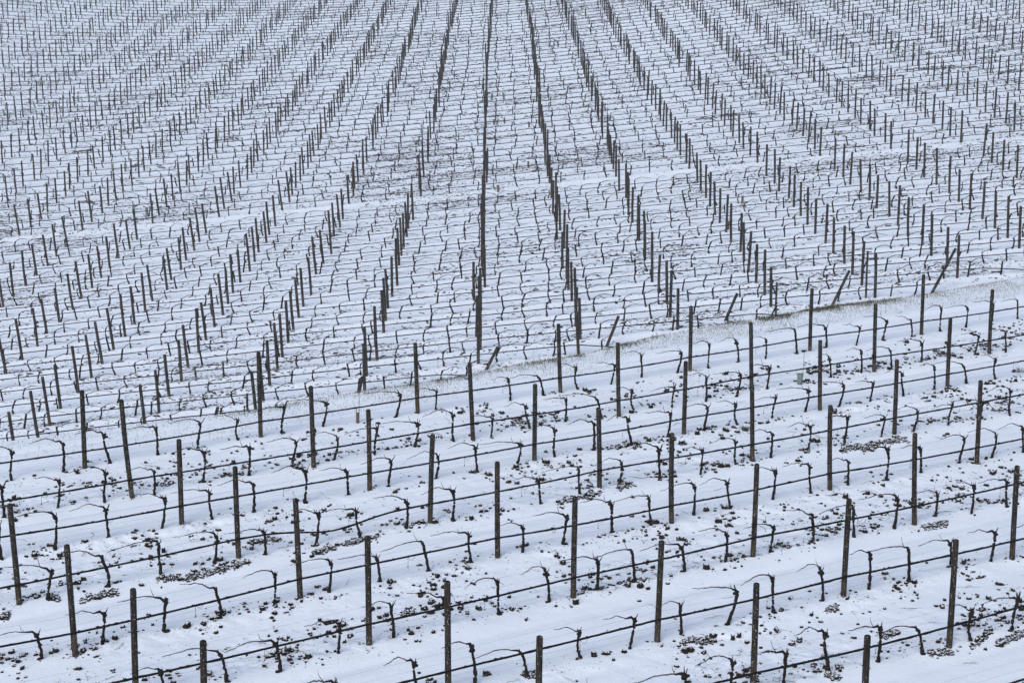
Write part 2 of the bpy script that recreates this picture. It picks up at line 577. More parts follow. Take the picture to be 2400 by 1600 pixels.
NEARV = []
for k in range(30):
    t = trunk_mb(100 + k, -1); c = cane_mb(100 + k, -1, t.tip)
    NEARV.append((t.mesh('vine_trunk', M['bark']), c.mesh('vine_cane', M['cane'])))
MIDV = []
for k in range(12):
    t = trunk_mb(200 + k, 1, False); c = cane_mb(200 + k, 1, t.tip, False)
    MIDV.append((t, c, t.mesh('vine_trunk', M['bark']), c.mesh('vine_cane', M['cane'])))
TOPV = []
for k in range(12):
    s = -1 if k % 3 else 1
    t = trunk_mb(300 + k, s, False); c = cane_mb(300 + k, s, t.tip, False)
    TOPV.append((t, c))
POST_N = [post_mb(10 + k).mesh('vine_post', M['post'], hgt=POST_H) for k in range(6)]
POST_F = [post_mb(30 + k, 8, detail=False) for k in range(4)]
POST_FM = [p.mesh('vine_post', M['post'], hgt=POST_H) for p in POST_F]

ORD = 'zeroth first second third fourth fifth sixth seventh eighth ninth tenth eleventh twelfth thirteenth fourteenth fifteenth sixteenth seventeenth eighteenth nineteenth twentieth'.split()
TENS = {20: 'twenty', 30: 'thirty', 40: 'forty', 50: 'fifty', 60: 'sixty', 70: 'seventy'}


def ordw(n):
    if n <= 20: return ORD[n]
    if n % 10 == 0: return TENS[n][:-1] + 'ieth'
    return TENS[n // 10 * 10] + '-' + ORD[n % 10]


# ------------------------------------------------------------------ near terrace: posts
# (row, column) -> foot in the photograph's pixels
NP = {
    (0, 0): rg('A', 585, 885), (0, 1): rg('A', 1797, 675), (0, 2): rg('B', 527, 508), (0, 3): rg('B', 1510, 365), (0, 4): rg('C', 50, 218), (0, 5): (1898, 826), (0, 6): (2159, 788),
    (1, 0): rg('A', 912, 1088), (1, 1): rg('A', 2162, 880), (1, 2): rg('B', 908, 690), (1, 3): rg('B', 1912, 525), (1, 4): rg('C', 474, 352), (1, 5): rg('C', 1318, 222), (1, 6): rg('C', 2112, 97),
    (2, 0): rg('D', 1253, 100), (2, 1): rg('B', 195, 1040), (2, 2): rg('B', 1330, 835), (2, 3): rg('C', 8, 650), (2, 4): rg('C', 945, 488), (2, 5): rg('C', 1823, 335),
    (3, -1): rg('D', 135, 655), (3, 0): rg('D', 1645, 330), (3, 1): rg('E', 612, 85), (3, 2): rg('B', 1778, 1025), (3, 3): rg('C', 480, 840), (3, 4): rg('C', 1458, 650),
    (4, -1): rg('D', 520, 1000), (4, 0): rg('D', 2070, 610), (4, 1): rg('E', 1077, 325), (4, 2): rg('E', 2275, 90), (4, 3): rg('C', 1015, 1037), (4, 4): rg('C', 2025, 855),
    (5, -1): rg('D', 938, 1310), (5, 0): rg('E', 192, 930), (5, 1): rg('E', 1598, 605), (5, 2): rg('F', 483, 325), (5, 3): rg('F', 1597, 100),
    (6, -1): rg('D', 1408, 1680), (6, 0): rg('E', 737, 1262), (6, 1): rg('E', 2175, 905), (6, 2): rg('F', 1107, 598), (6, 3): rg('F', 2268, 343),
    (7, 0): rg('E', 1357, 1650), (7, 1): rg('F', 482, 1275), (7, 2): rg('F', 1835, 943),
    (8, 1): rg('F', 1252, 1640),
}
# lean of each post's top as read from the photograph: top pixel
NT = {
    (0, 0): rg('A', 562, 330), (0, 1): rg('A', 1782, 62), (0, 2): rg('B', 508, 0), (0, 3): (1309, 755), (0, 4): (1620, 720), (0, 5): (1904, 678), (0, 6): (2165, 640),
    (1, 0): rg('A', 845, 375), (1, 1): rg('A', 2140, 298), (1, 2): rg('B', 883, 132), (1, 3): rg('B', 1905, -3), (1, 4): (1760, 753), (1, 5): (2053, 709), (1, 6): (2327, 675),
    (2, 0): rg('A', 1230, 675), (2, 1): rg('B', 182, 460), (2, 2): rg('B', 1335, 295), (2, 3): rg('C', 22, 125), (2, 4): (1923, 794), (2, 5): (2228, 742),
    (3, -1): rg('A', 62, 1105), (3, 0): rg('A', 1617, 850), (3, 1): rg('B', 630, 625), (3, 2): rg('B', 1768, 450), (3, 3): rg('C', 478, 290), (3, 4): rg('C', 1478, 115),
    (4, -1): rg('D', 460, 210), (4, 0): rg('A', 2035, 1068), (4, 1): rg('B', 1075, 818), (4, 2): rg('B', 2280, 620), (4, 3): rg('C', 1022, 428), (4, 4): rg('C', 2055, 258),
    (5, -1): rg('D', 915, 510), (5, 0): rg('E', 180, 148), (5, 1): rg('B', 1612, 1055), (5, 2): rg('C', 512, 830), (5, 3): rg('C', 1603, 620),
    (6, -1): rg('D', 1395, 870), (6, 0): rg('E', 730, 458), (6, 1): rg('E', 2208, 180), (6, 2): rg('C', 1150, 1070), (6, 3): rg('C', 2305, 842),
    (7, 0): rg('E', 1370, 842), (7, 1): rg('F', 510, 473), (7, 2): rg('F', 1885, 175), (8, 1): rg('F', 1278, 830),
}


def lattice(row, col):
    x = NQ['x0'] + col * 3.7593 * UX + row * (2.2 * NX + .1526 * UX)
    y = NQ['y0'] + col * 3.7593 * UY + row * (2.2 * NY + .1526 * UY)
    return x, y


near_posts = {}
for (r, c), (px, py) in NP.items():
    near_posts[(r, c)] = near_point(px, py)
rowpath = {}
for r in range(9):
    cols = sorted(c for (rr, c) in near_posts if rr == r)
    P = [near_posts[(r, c)] for c in cols]
    lo, hi = cols[0], cols[-1]
    dx = np.mean([np.array(p) - np.array(lattice(r, c)) for p, c in zip(P, cols)], 0)
    ext_lo = [tuple(np.array(lattice(r, c)) + dx) for c in range(lo - 3, lo)]
    ext_hi = [tuple(np.array(lattice(r, c)) + dx) for c in range(hi + 1, hi + 4)]
    rowpath[r] = ext_lo + P + ext_hi
    for k, c in enumerate(range(lo - 3, lo)): near_posts[(r, c)] = ext_lo[k]
    for k, c in enumerate(range(hi + 1, hi + 4)): near_posts[(r, c)] = ext_hi[k]


def in_frame(x, y, z, h, margin=0):
    a = project((x, y, z)); b = project((x, y, z + h))
    return (-margin <= (a[0] + b[0]) / 2 <= 2400 + margin) and a[1] > 0 and b[1] < 1600 + margin


rnd = random.Random(3)
all_posts = []     # near ones first
for (r, c), (x, y) in sorted(near_posts.items()):
    z = ground_z(x, y)
    if not in_frame(x, y, z, POST_H, 25): continue
    if (r, c) not in NP and not (15 < project((x, y, z + 1))[0] < 2365): continue
    lx = rnd.uniform(-.012, .012); ly = rnd.uniform(-.015, .015); hs = rnd.uniform(.97, 1.04)
    if (r, c) in NT:
        # lean and height that carry the post's top to where it stands
        tx, ty = NT[(r, c)]
        d = float(np.dot(np.array([x, y, z - CAM_Z]), _F))
        bx, by = project((x, y, z)); ux_, uy_ = project((x, y, z + POST_H))
        lx = (tx - ux_) * d / FPX / POST_H
        hs = max(.93, min(1.12, (by - ty) / (by - uy_)))
        lx = max(-.05, min(.05, lx))
    all_posts.append(('n', r, c, x, y, z, lx, ly, hs))


def place_near_posts():
    rows = {}
    for p in all_posts: rows.setdefault(p[1], []).append(p)
    for r, L in rows.items():
        L.sort(key=lambda p: project((p[3], p[4], p[5] + 1))[0])
        vis = 0
        for p in L:
            _, r, c, x, y, z, lx, ly, hs = p
            o = link('vine_post', POST_N[(r * 5 + c) % 6], (x, y, z - .03), None, (ly, lx, rnd.uniform(0, 6.28) * 0 + ANG), (1, 1, hs))
            R_ = Matrix.Rotation(rnd.uniform(0, 6.28), 4, 'Z')
            o.rotation_euler = (Matrix.Rotation(lx, 4, 'Y') @ Matrix.Rotation(ly, 4, 'X') @ R_).to_euler()
            px = project((x, y, z + 1))[0]
            vis += 1
            if r == 8:
                lab = 'dark wooden post cut by the bottom edge, %s from left in nearest vine row' % ordw(vis)
            else:
                lab = 'dark round wooden post, %s from left in %s vine row before grass strip' % (ordw(vis), ordw(r + 1))
            tag(o, lab, 'post', 'posts of the near vine rows')


place_near_posts()

# ------------------------------------------------------------------ near terrace: vines (feet in pixels)
NV = {
    0: [('A', 85, 970), ('A', 435, 910), ('A', 762, 850), ('A', 1085, 800), ('A', 1365, 750), ('A', 1650, 698), ('A', 1943, 655), ('A', 2225, 602), ('B', 378, 533), ('B', 648, 482), ('B', 905, 432),
        ('B', 1162, 422), ('B', 1390, 388), ('B', 1638, 340), ('B', 1860, 305), ('B', 2068, 260), ('B', 2315, 230), ('C', 172, 197), ('C', 383, 157), ('C', 568, 138), ('C', 785, 97), ('C', 988, 55),
        ('C', 1197, 42), ('U', 1375, 1185), ('U', 1575, 1155), ('U', 1770, 1115), ('U', 1950, 1090), ('U', 2128, 1050), ('U', 2305, 1030)],
    1: [('A', 30, 1225), ('A', 393, 1160), ('A', 728, 1120), ('A', 1060, 1065), ('A', 1400, 985), ('A', 1715, 940), ('A', 2015, 880), ('A', 2305, 832), ('B', 232, 800), ('B', 505, 740), ('B', 780, 700), ('B', 1030, 672),
        ('B', 1300, 612), ('B', 1543, 570), ('B', 1785, 545), ('B', 2020, 487), ('B', 2280, 467), ('C', 160, 425), ('C', 372, 387), ('C', 578, 342), ('C', 1020, 262), ('C', 1228, 232),
        ('C', 1435, 192), ('C', 1642, 160), ('C', 2013, 105), ('C', 2225, 85)],
    2: [('D', 15, 345), ('D', 375, 280), ('D', 750, 195), ('D', 1110, 130), ('D', 1462, 60), ('D', 1745, 15), ('A', 2100, 1125), ('B', 45, 1070), ('B', 328, 1015), ('B', 655, 960), ('B', 935, 912),
        ('B', 1210, 865), ('B', 1475, 810), ('B', 1738, 765), ('B', 2000, 730), ('B', 2248, 682), ('C', 150, 635), ('C', 385, 585), ('C', 617, 545), ('C', 842, 500), ('C', 1077, 460), ('C', 1290, 425),
        ('C', 1520, 390), ('C', 1730, 340), ('C', 1952, 302), ('C', 2160, 275)],
    3: [('D', 330, 625), ('D', 740, 530), ('D', 1115, 450), ('D', 1475, 375), ('D', 1830, 310), ('D', 2170, 245), ('E', 130, 185), ('E', 440, 130), ('E', 765, 75), ('B', 1370, 1130), ('B', 1645, 1060),
        ('B', 1918, 1000), ('B', 2193, 967), ('C', 118, 930), ('C', 370, 865), ('C', 603, 818), ('C', 862, 768), ('C', 1110, 720), ('C', 1370, 672), ('C', 1590, 632), ('C', 1830, 595), ('C', 2040, 560), ('C', 2258, 525)],
    4: [('D', 285, 1030), ('D', 710, 925), ('D', 1130, 838), ('D', 1510, 742), ('D', 1890, 660), ('D', 2265, 578), ('E', 268, 498), ('E', 600, 418), ('E', 895, 360), ('E', 1243, 298), ('E', 1525, 235),
        ('E', 1860, 158), ('E', 2135, 105), ('F', 75, 35), ('C', 325, 1165), ('C', 615, 1105), ('C', 880, 1058), ('C', 1135, 1003), ('C', 1400, 972), ('C', 1637, 918), ('C', 1905, 857), ('C', 2130, 815), ('C', 2345, 775)],
    5: [('D', 1130, 1325), ('D', 1560, 1190), ('D', 1930, 1115), ('D', 2335, 985), ('E', 360, 885), ('E', 722, 800), ('E', 1080, 720), ('E', 1430, 640), ('E', 1760, 560), ('E', 2020, 498), ('F', 10, 430), ('F', 288, 365),
        ('F', 600, 295), ('F', 890, 232), ('F', 1180, 185), ('F', 1455, 130), ('F', 1740, 45), ('F', 1985, 20), ('F', 2230, -30)],
    6: [('D', 2300, 1390), ('E', 540, 1300), ('E', 915, 1205), ('E', 1275, 1150), ('E', 1660, 1020), ('E', 1990, 955), ('E', 2340, 860), ('F', 310, 790), ('F', 620, 710), ('F', 963, 635), ('F', 1278, 552),
        ('F', 1555, 490), ('F', 1845, 395), ('F', 2125, 355), ('F', 2420, 290)],
    7: [('E', 2330, 1370), ('F', 345, 1300), ('F', 690, 1215), ('F', 1005, 1105), ('F', 1345, 1055), ('F', 1650, 995), ('F', 1995, 895), ('F', 2270, 835)],
    8: [('F', 2420, 1410)],
}
ADJ = {}
n_vine = 0
rv = random.Random(5)
for r, L in NV.items():
    P = sorted([rg(*q) for q in L])
    k = 0
    for (px, py) in P:
        x, y = near_point(px, py)
        z = ground_z(x, y)
        k += 1
        v = NEARV[(r * 7 + k * 11 + (k // 3)) % 30]
        s = rv.uniform(.92, 1.12)
        root = bpy.data.objects.new('grape_vine', None); COL.objects.link(root)
        root.location = (x, y, z - .01); root.rotation_euler = (rv.uniform(-.05, .05), rv.uniform(-.06, .06), ANG + rv.uniform(-.12, .12)); root.scale = (s, s, s * rv.uniform(.95, 1.08))
        root.empty_display_size = .1
        link('trunk', v[0], parent=root); link('cane', v[1], parent=root)
        side = 'leftmost' if k == 1 else ordw(k) + ' from left'
        tag(root, 'knotty pruned vine, cane bent left, %s in %s row before grass strip' % (side, ordw(r + 1)), 'grapevine', 'pruned vines of the near rows')
        n_vine += 1

# ------------------------------------------------------------------ near terrace: drip hoses and wires
DRIP = MB()
DRIP.tube([(0, 0, 0), (.004, 0, -.07), (0, 0, -.15)], .0032, 4)
DRIP.tube([(-.012, 0, -.150), (.014, 0, -.152)], .004, 4)
DRIP.tube([(0, 0, -.165), (0, 0, -.145)], .008, 5)
DRIP.tube([(0, 0, .0), (.04, 0, -.05), (.09, 0, -.062), (.13, 0, -.03), (.15, 0, .004)], .003, 4)
drip_me = DRIP.mesh('dripper', M['hose'])


def path_points(P, step):
    out = []
    for a, b in zip(P[:-1], P[1:]):
        L = math.hypot(b[0] - a[0], b[1] - a[1]); n = max(2, int(L / step))
        for i in range(n):
            t = i / n
            out.append((a[0] + (b[0] - a[0]) * t, a[1] + (b[1] - a[1]) * t, t, L))
    out.append((P[-1][0], P[-1][1], 0, 1))
    return out


for r in range(9):
    P = rowpath[r]
    rr = random.Random(60 + r)
    pp = path_points(P, .10)
    zs0 = terrain(np.array([p[0] for p in pp]), np.array([p[1] for p in pp]), False)
    pts = []; rad = []
    sag = [rr.uniform(.0, .03) for _ in P]; hh = [rr.uniform(-.012, .012) for _ in range(len(P) + 1)]
    seg = -1
    for (x, y, t, L), z in zip(pp, zs0):
        if t == 0: seg += 1
        h0 = hh[min(seg, len(hh) - 1)]; h1 = hh[min(seg + 1, len(hh) - 1)]
        zz = z + HOSE_H + .02 + h0 + (h1 - h0) * t - 4 * t * (1 - t) * sag[min(seg, len(sag) - 1)]
        if r == 3:     # the fourth hose has slipped and hangs low for one bay
            q = project((x, y, zz))[0]
            zz -= .16 * math.exp(-((q - 780) / 95) ** 2)
        pts.append((x, y - .06, zz + rr.uniform(-.0025, .0025)))
        rad.append(.0168 * (1 + .2 * (rr.random() < .12) + rr.uniform(-.06, .06)))
    m = MB(); m.tube(pts, rad, 6)
    hx = MB(); hx = m
    for q in range(len(pts)):       # crumbs, clips and bits of tendril on the hose
        if rr.random() < .42:
            x, y, z = pts[q]
            hx.blob((x, y, z + rr.uniform(.002, .014)), rr.uniform(.010, .024), rr, rr.uniform(.8, 2.0), 1, .8)
    o = link('drip_hose', m.mesh('drip_hose', M['hose']))
    tag(o, 'black drip hose running along the %s vine row before the grass strip' % ordw(r + 1), 'hose', 'drip hoses of the near rows')
    for i in range(len(P) - 1):
        a, b = P[i], P[i + 1]
        t = .58 + rr.uniform(-.06, .06)
        x = a[0] + (b[0] - a[0]) * t; y = a[1] + (b[1] - a[1]) * t
        z = float(terrain(np.array([x]), np.array([y]), False)[0]) + HOSE_H + .008
        if in_frame(x, y, z, .1):
            d = link('dripper', drip_me, (x, y - .06, z), o, (0, 0, ANG), (1, 1, rr.uniform(.8, 1.25)))
    for j, h in enumerate((.655, .50, .27, .17)):
        m = MB()
        wp = path_points(P, .9)
        zz = terrain(np.array([p[0] for p in wp]), np.array([p[1] for p in wp]), False)
        m.tube([(p[0], p[1] + .05, z + h - .03 * p[2] * (1 - p[2])) for p, z in zip(wp, zz)], .0014, 4)
        o = link('trellis_wire', m.mesh('trellis_wire', M['wire']))
        tag(o, '%s thin wire %s the drip hose, %s row before the grass strip' % (('upper', 'lower', 'higher', 'lowest')[j], 'above' if j < 2 else 'below', ordw(r + 1)), 'wire', 'trellis wires of the near rows')

# ------------------------------------------------------------------ far slope
B_ = 3.8


def rowY(i): return 63.3 + 2.2195 * i + .0016 * i * i


def rowX0(i): return -1.3223 - .01208 * i


ENDX = {-2: -12.0, -1: -7.5, 0: -.95, 1: 3.96, 2: 10.8, 3: 16.4, 4: 22.0}
rows_far = [i for i in range(-2, 72) if i != 17]
farP = []; farV = []
rf = random.Random(12)
PHI = -.0053
for i in rows_far:
    Y = rowY(i)
    wmax = .305 * Y + 1
    ex = ENDX.get(i, 999)
    dz = rf.uniform(-.02, .02)
    ks = range(-int(wmax / B_) - 2, int(wmax / B_) + 3)
    for k in ks:
        # columns drift a little from row to row as hand-set posts do
        X = rowX0(i) + k * B_ * (1.0 + (.012 if k > 2 else 0)) + .09 * math.sin(i * .13 + k * 1.7) + rf.gauss(0, .07)
        yy = Y + PHI * (X - rowX0(i)) + rf.gauss(0, .04)
        if abs(X) > wmax or X > ex - .8: continue
        if rf.random() < .012: continue
        z = ground_z(X, yy)
        farP.append([i, k, X, yy, z, rf.gauss(0, .02) - .085 * max(0, min(1, -(X + 2) / 15)) * max(0, min(1, (30 - i) / 12)), rf.gauss(0, .025), rf.uniform(.9, 1.07)])
    if i <= 16:
        fr = (.20, .47, .74, .93)
    else:
        fr = (.18, .51, .85)
    for k in ks:
        for f in fr:
            X = rowX0(i) + (k + f) * B_ + rf.gauss(0, .10) + .1 * math.sin(i * .21 + k)
            if abs(X) > wmax or X > ex - .1: continue
            if rf.random() < (.02 if i <= 16 else .07): continue
            yy = Y + PHI * (X - rowX0(i)) + rf.gauss(0, .05)
            farV.append([i, k, X, yy, ground_z(X, yy), rf.uniform(.88, 1.16)])
# neighbours of the far right rows beyond the leaning posts of rows 5 and up run on out of the picture

cnt = {}
N_POST_IND = 296 - len(all_posts)
visP = [p for p in farP if in_frame(p[2], p[3], p[4], POST_H, 0)]
for i in rows_far:
    L = sorted([p for p in visP if p[0] == i], key=lambda p: project((p[2], p[3], p[4] + 1))[0])
    for q, p in enumerate(L): p.append(q + 1)


def occluded(x, y, z, h):
    """does the crest hide the whole of it?"""
    t = np.linspace(.45, .99, 60)
    X = x * t; Yt = y * t
    zt = terrain(X, Yt, False)
    line = CAM_Z + (z + h - CAM_Z) * t
    return bool((zt > line).any())


visP = [p for p in visP if not occluded(p[2], p[3], p[4], POST_H * .9)]
visP.sort(key=lambda p: p[3])
ind = visP[:N_POST_IND]; ind_ids = set(id(p) for p in ind)
for p in ind:
    i, k, X, yy, z, lx, ly, hs, q = p
    o = link('vine_post', POST_FM[(i * 3 + k) % 4], (X, yy, z - .02), None, (ly, lx, (i * 7 + k * 3) % 6), (1, 1, hs))
    o.rotation_euler = (Matrix.Rotation(lx, 4, 'Y') @ Matrix.Rotation(ly, 4, 'X') @ Matrix.Rotation((i * 7 + k * 3) % 6, 4, 'Z')).to_euler()
    o.scale = (1.24, 1.24, hs)
    tag(o, 'grey-brown wooden post, %s from left in %s vine row behind grass strip' % (ordw(q), ordw(i + 3)), 'post', 'posts of the far vine rows')
rest = [p for p in farP if id(p) not in ind_ids]
inst = []
tilted = []
for p in rest:
    if not in_frame(p[2], p[3], p[4], POST_H, 60) and p[0] < 5: continue
    inst.append((rf.randrange(len(POST_F)), p[2], p[3], p[4] - .02, rf.uniform(0, 6.28), 1.17, 1.17, p[7]))
# real leans: a few sheared variants instead of perfectly upright copies
LEAN = []
for mb in POST_F:
    for s in (-.035, -.015, 0, .012, .03):
        q = MB(); q.v = [(v[0] + s * v[2], v[1] + s * .6 * v[2], v[2]) for v in mb.v]; q.f = mb.f; LEAN.append(q)
inst = [(rf.randrange(len(LEAN)),) + t[1:4] + (rf.choice((0, 0, math.pi, .4, 3.5)),) + t[5:] for t in inst]
o = link('distant_posts', merge('distant_posts', LEAN, inst, M['post'], hgt=POST_H))
tag(o, 'countless thin wooden posts on the distant snowy slope', 'posts', kind='stuff')

# vines of the far slope
visV = [v for v in farV if in_frame(v[2], v[3], v[4], .6, 0) and v[0] <= 16]
for i in rows_far:
    L = sorted([v for v in visV if v[0] == i], key=lambda v: project((v[2], v[3], v[4]))[0])
    for q, v in enumerate(L): v.append(q + 1)
visV = [v for v in visV if not occluded(v[2], v[3], v[4], .45)]
visV.sort(key=lambda v: v[3])
indV = visV[:max(0, 296 - n_vine)]; idsV = set(id(v) for v in indV)
for v in indV:
    i, k, X, yy, z, s, q = v
    t = MIDV[rf.randrange(12)]
    root = bpy.data.objects.new('grape_vine', None); COL.objects.link(root)
    root.location = (X, yy, z - .01); root.rotation_euler = (0, rf.uniform(-.06, .06), rf.uniform(-.2, .2)); root.scale = (s, s, s)
    root.empty_display_size = .1
    link('trunk', t[2], parent=root); link('cane', t[3], parent=root)
    tag(root, 'slender vine, cane arched right, %s from left in %s row behind grass strip' % (ordw(q), ordw(i + 3)), 'grapevine', 'pruned vines of the far rows')
iT = []; iC = []; iT2 = []; iC2 = []
for v in farV:
    if id(v) in idsV: continue
    i = v[0]; k = rf.randrange(12); rz = rf.uniform(-.25, .25); s = v[5]
    e = (k, v[2], v[3], v[4] - .01, rz, s * 1.05, s * 1.05, s * 1.03)
    (iT if i <= 16 else iT2).append(e)
o = link('distant_vines', merge('distant_vines', [t[0] for t in MIDV] + [t[0] for t in TOPV], iT + [(e[0] + 12,) + e[1:] for e in iT2], M['bark']))
tag(o, 'countless small dark vines on the distant snowy slope', 'grapevines', kind='stuff')
o2 = link('vine_canes', merge('vine_canes', [t[1] for t in MIDV] + [t[1] for t in TOPV], iT + [(e[0] + 12,) + e[1:] for e in iT2], M['cane']), parent=o)
tag(o2, kind='stuff')

for i in rows_far:
    Y = rowY(i); w = .315 * Y + 2
    ex = ENDX.get(i, 999)
    x1 = min(w, ex + (.9 if i < 3 else .2))
    if i == 4: x1 = 21.5
    rr = random.Random(400 + i)
    pts = []; rad = []
    n = int((x1 + w) / (.45 if i <= 16 else .95)); hj = rr.uniform(-.02, .02)
    X = np.linspace(-w, x1, n); YY = Y + PHI * (X - rowX0(i)) - .06
    Z = terrain(X, YY, False)
    for a in range(n):
        h = HOSE_H + .02 + hj + .018 * math.sin(X[a] * .33 + i) + rr.uniform(-.004, .004)
        if i == 4 and X[a] > 18.6: h -= .36 * ((X[a] - 18.6) / 2.9) ** 1.3
        if i < 3 and X[a] > ex - 1.6: h *= max(.05, (x1 - X[a]) / (x1 - ex + 1.6))
        pts.append((float(X[a]), float(YY[a]), float(Z[a]) + h))
        rad.append((.0200 if i <= 16 else .0225) * (1 + rr.uniform(-.1, .1)))
    m = MB(); m.tube(pts, rad, 5 if i <= 16 else 4)
    if i <= 16:
        for q in range(n):
            if rr.random() < .16: m.blob(tuple(Vector(pts[q]) + Vector((0, 0, .01))), rr.uniform(.016, .032), rr, 1.7, 1, .8)
    o = link('drip_hose', m.mesh('drip_hose', M['hose']))
    tag(o, 'dark drip hose along the %s vine row behind the grass strip' % ordw(i + 3), 'hose', 'drip hoses of the far rows')
    if i <= 6:
        c = 0
        for k in range(-8, 9):
            x = rowX0(i) + (k + .6 + rr.uniform(-.05, .05)) * B_
            if x < x1 - 1 and c < 12 and in_frame(x, Y, float(np.interp(x, X, Z)), .3):
                link('dripper', drip_me, (x, Y - .06, float(np.interp(x, X, Z)) + HOSE_H), o, (0, 0, 0), (1, 1, rr.uniform(.9, 1.4))); c += 1
    if i <= 16:
        m = MB()
        m.tube([(p[0], p[1] + .1, p[2] + .22) for p in pts[::3]], .0016, 3)
        o = link('trellis_wire', m.mesh('trellis_wire', M['wire']))
        tag(o, 'hair-thin wire above the drip hose of the %s row behind the grass strip' % ordw(i + 3), 'wire', 'trellis wires of the far rows')

# ------------------------------------------------------------------ leaning end posts and odd stakes
LEANS = {-2: ((492, 985), (511, 953)), -1: ((838, 935), (849, 882)), 0: ((1140, 866), (1167, 812)), 1: ((1422, 812), (1450, 740)), 2: ((1700, 752), (1728, 687)), 3: ((1948, 721), (1991, 634)), 4: ((2184, 687), (2240, 582))}


def foot_point(i, px, py):
    r0 = ray(px, py)
    if i < 0:
        Y = {-2: 60.2, -1: 62.2}[i]
        return r0[0] / r0[1] * Y, Y
    for Y in np.arange(50, 90, .05):      # first ground the line of sight meets beyond the crest
        x = r0[0] / r0[1] * Y
        if Y > float(crest_y(x)) + 9 and r0[2] / r0[1] * Y + CAM_Z <= ground_z(x, Y): break
    return x, float(Y)


names = {-2: 'stub of a leaning post, leftmost of the slanted row-end posts', -1: 'short slanted end post half hidden by the crest, second from left',
         0: 'slanted end post behind the grass strip, third slanted post from left', 1: 'slanted end post where the fourth row meets the grass strip',
         2: 'slanted end post where the fifth row meets the grass strip', 3: 'long slanted end post beside the greenest grass',
         4: 'longest slanted end post, rightmost of the row-end posts'}
for i, (b, t) in LEANS.items():
    X, Y = foot_point(i, *b); z = ground_z(X, Y)
    d = float(np.dot(np.array([X, Y, z - CAM_Z]), _F))
    # top: same distance, displaced sideways along the row as seen
    top = ray(*t) * d
    top = np.array([top[0], top[1], top[2] + CAM_Z])
    bot = np.array([X, Y, z])
    dirv = Vector(top - bot)
    L = dirv.length; dirv.normalize()
    m = MB(); rr = random.Random(70 + i)
    zs = [-.2, 0, L * .35, L * .7, L - .012, L]
    m.tube([(0, 0, q) for q in zs], [.058, .057, .056, .055, .054, .045], 12, True, rr, .03)
    o = link('leaning_post', m.mesh('leaning_post', M['post'], hgt=POST_H), (X, Y, z))
    o.rotation_euler = dirv.to_track_quat('Z', 'Y').to_euler()
    tag(o, names[i], 'post', 'slanted end posts of the far rows')

STAKES = [((580, 962), 62, 'short thin wooden stake beside the last post of a row at the grass strip', True), ((248, 1019), 31, 'very short wooden stub standing at the left end of the crest', True),
          ((1818, 745), 88, 'short wooden stake standing at the grass between two taller posts', True), ((2029, 706), 106, 'thin wooden stake with a dark cap at the green grass', True)]
for (bx, by), hpx, lab, far in STAKES:
    r0 = ray(bx, by); 
    Yr = rowY({580: -1, 248: -2, 1818: 2, 2029: 3}[bx])
    X = r0[0] / r0[1] * Yr
    z = ground_z(X, Yr); h = hpx * Yr * 1.05 / FPX
    m = MB(); rr = random.Random(int(bx))
    h = max(.4, h)
    m.tube([(0, 0, -.15), (0, 0, h * .5), (.01, 0, h - .02), (.012, 0, h)], [.042, .04, .04, .034], 8, True, rr, .05)
    if bx == 2029: m.blob((0, 0, h), .06, rr, 1.3, 1, .5)
    o = link('wooden_stake', m.mesh('wooden_stake', M['post'], hgt=POST_H), (X, Yr, z))
    tag(o, lab, 'stake')


# ------------------------------------------------------------------ tree guards with their canes
def guard(px, py, near, h, r1, r2, sth, sx, brown, lab, group=None, two=True):
    x, y = near_point(px, py) if near else far_point(px, py)
    z = ground_z(x, y)
    root = bpy.data.objects.new('tree_guard', None); COL.objects.link(root); root.location = (x, y, z - .02)
    root.empty_display_size = .1
    m = MB(); rr = random.Random(int(px * 3 + py))
    n = 10
    lean = rr.uniform(-.12, .12)
    for s, off in ((1, 0), (-1, .006)):     # open sleeve with a wall
        base = len(m.v)
        for zz, r in ((0, r1), (h * .5, (r1 + r2) / 2), (h, r2)):
            for k in range(n):
                a = 2 * math.pi * k / n
                m.v.append(((r - off) * math.cos(a) * (1 + .06 * math.sin(3 * a + zz * 20)) + lean * zz, (r - off) * math.sin(a), zz))
        for i in range(2):
            for k in range(n):
                k2 = (k + 1) % n; q = base + i * n
                m.f.append((q + k, q + k2, q + n + k2, q + n + k) if s > 0 else (q + k2, q + k, q + n + k, q + n + k2))
    link('sleeve', m.mesh('sleeve', M['guard_brown' if brown else 'guard_green']), parent=root)
    m = MB(); m.tube([(r2 * .8, 0, -.05), (r2 * .9 + sx * .5, 0, sth * .5), (r2 * .9 + sx, 0, sth)], [.007, .006, .005], 5)
    if brown and near: m.tube([(0, 0, .1), (-.03, 0, h + .1), (-.1, 0, h + .28)], [.005, .004, .002], 4)
    link('stick', m.mesh('stick', M['twig']), parent=root)
    tag(root, lab, 'tree guard', group)


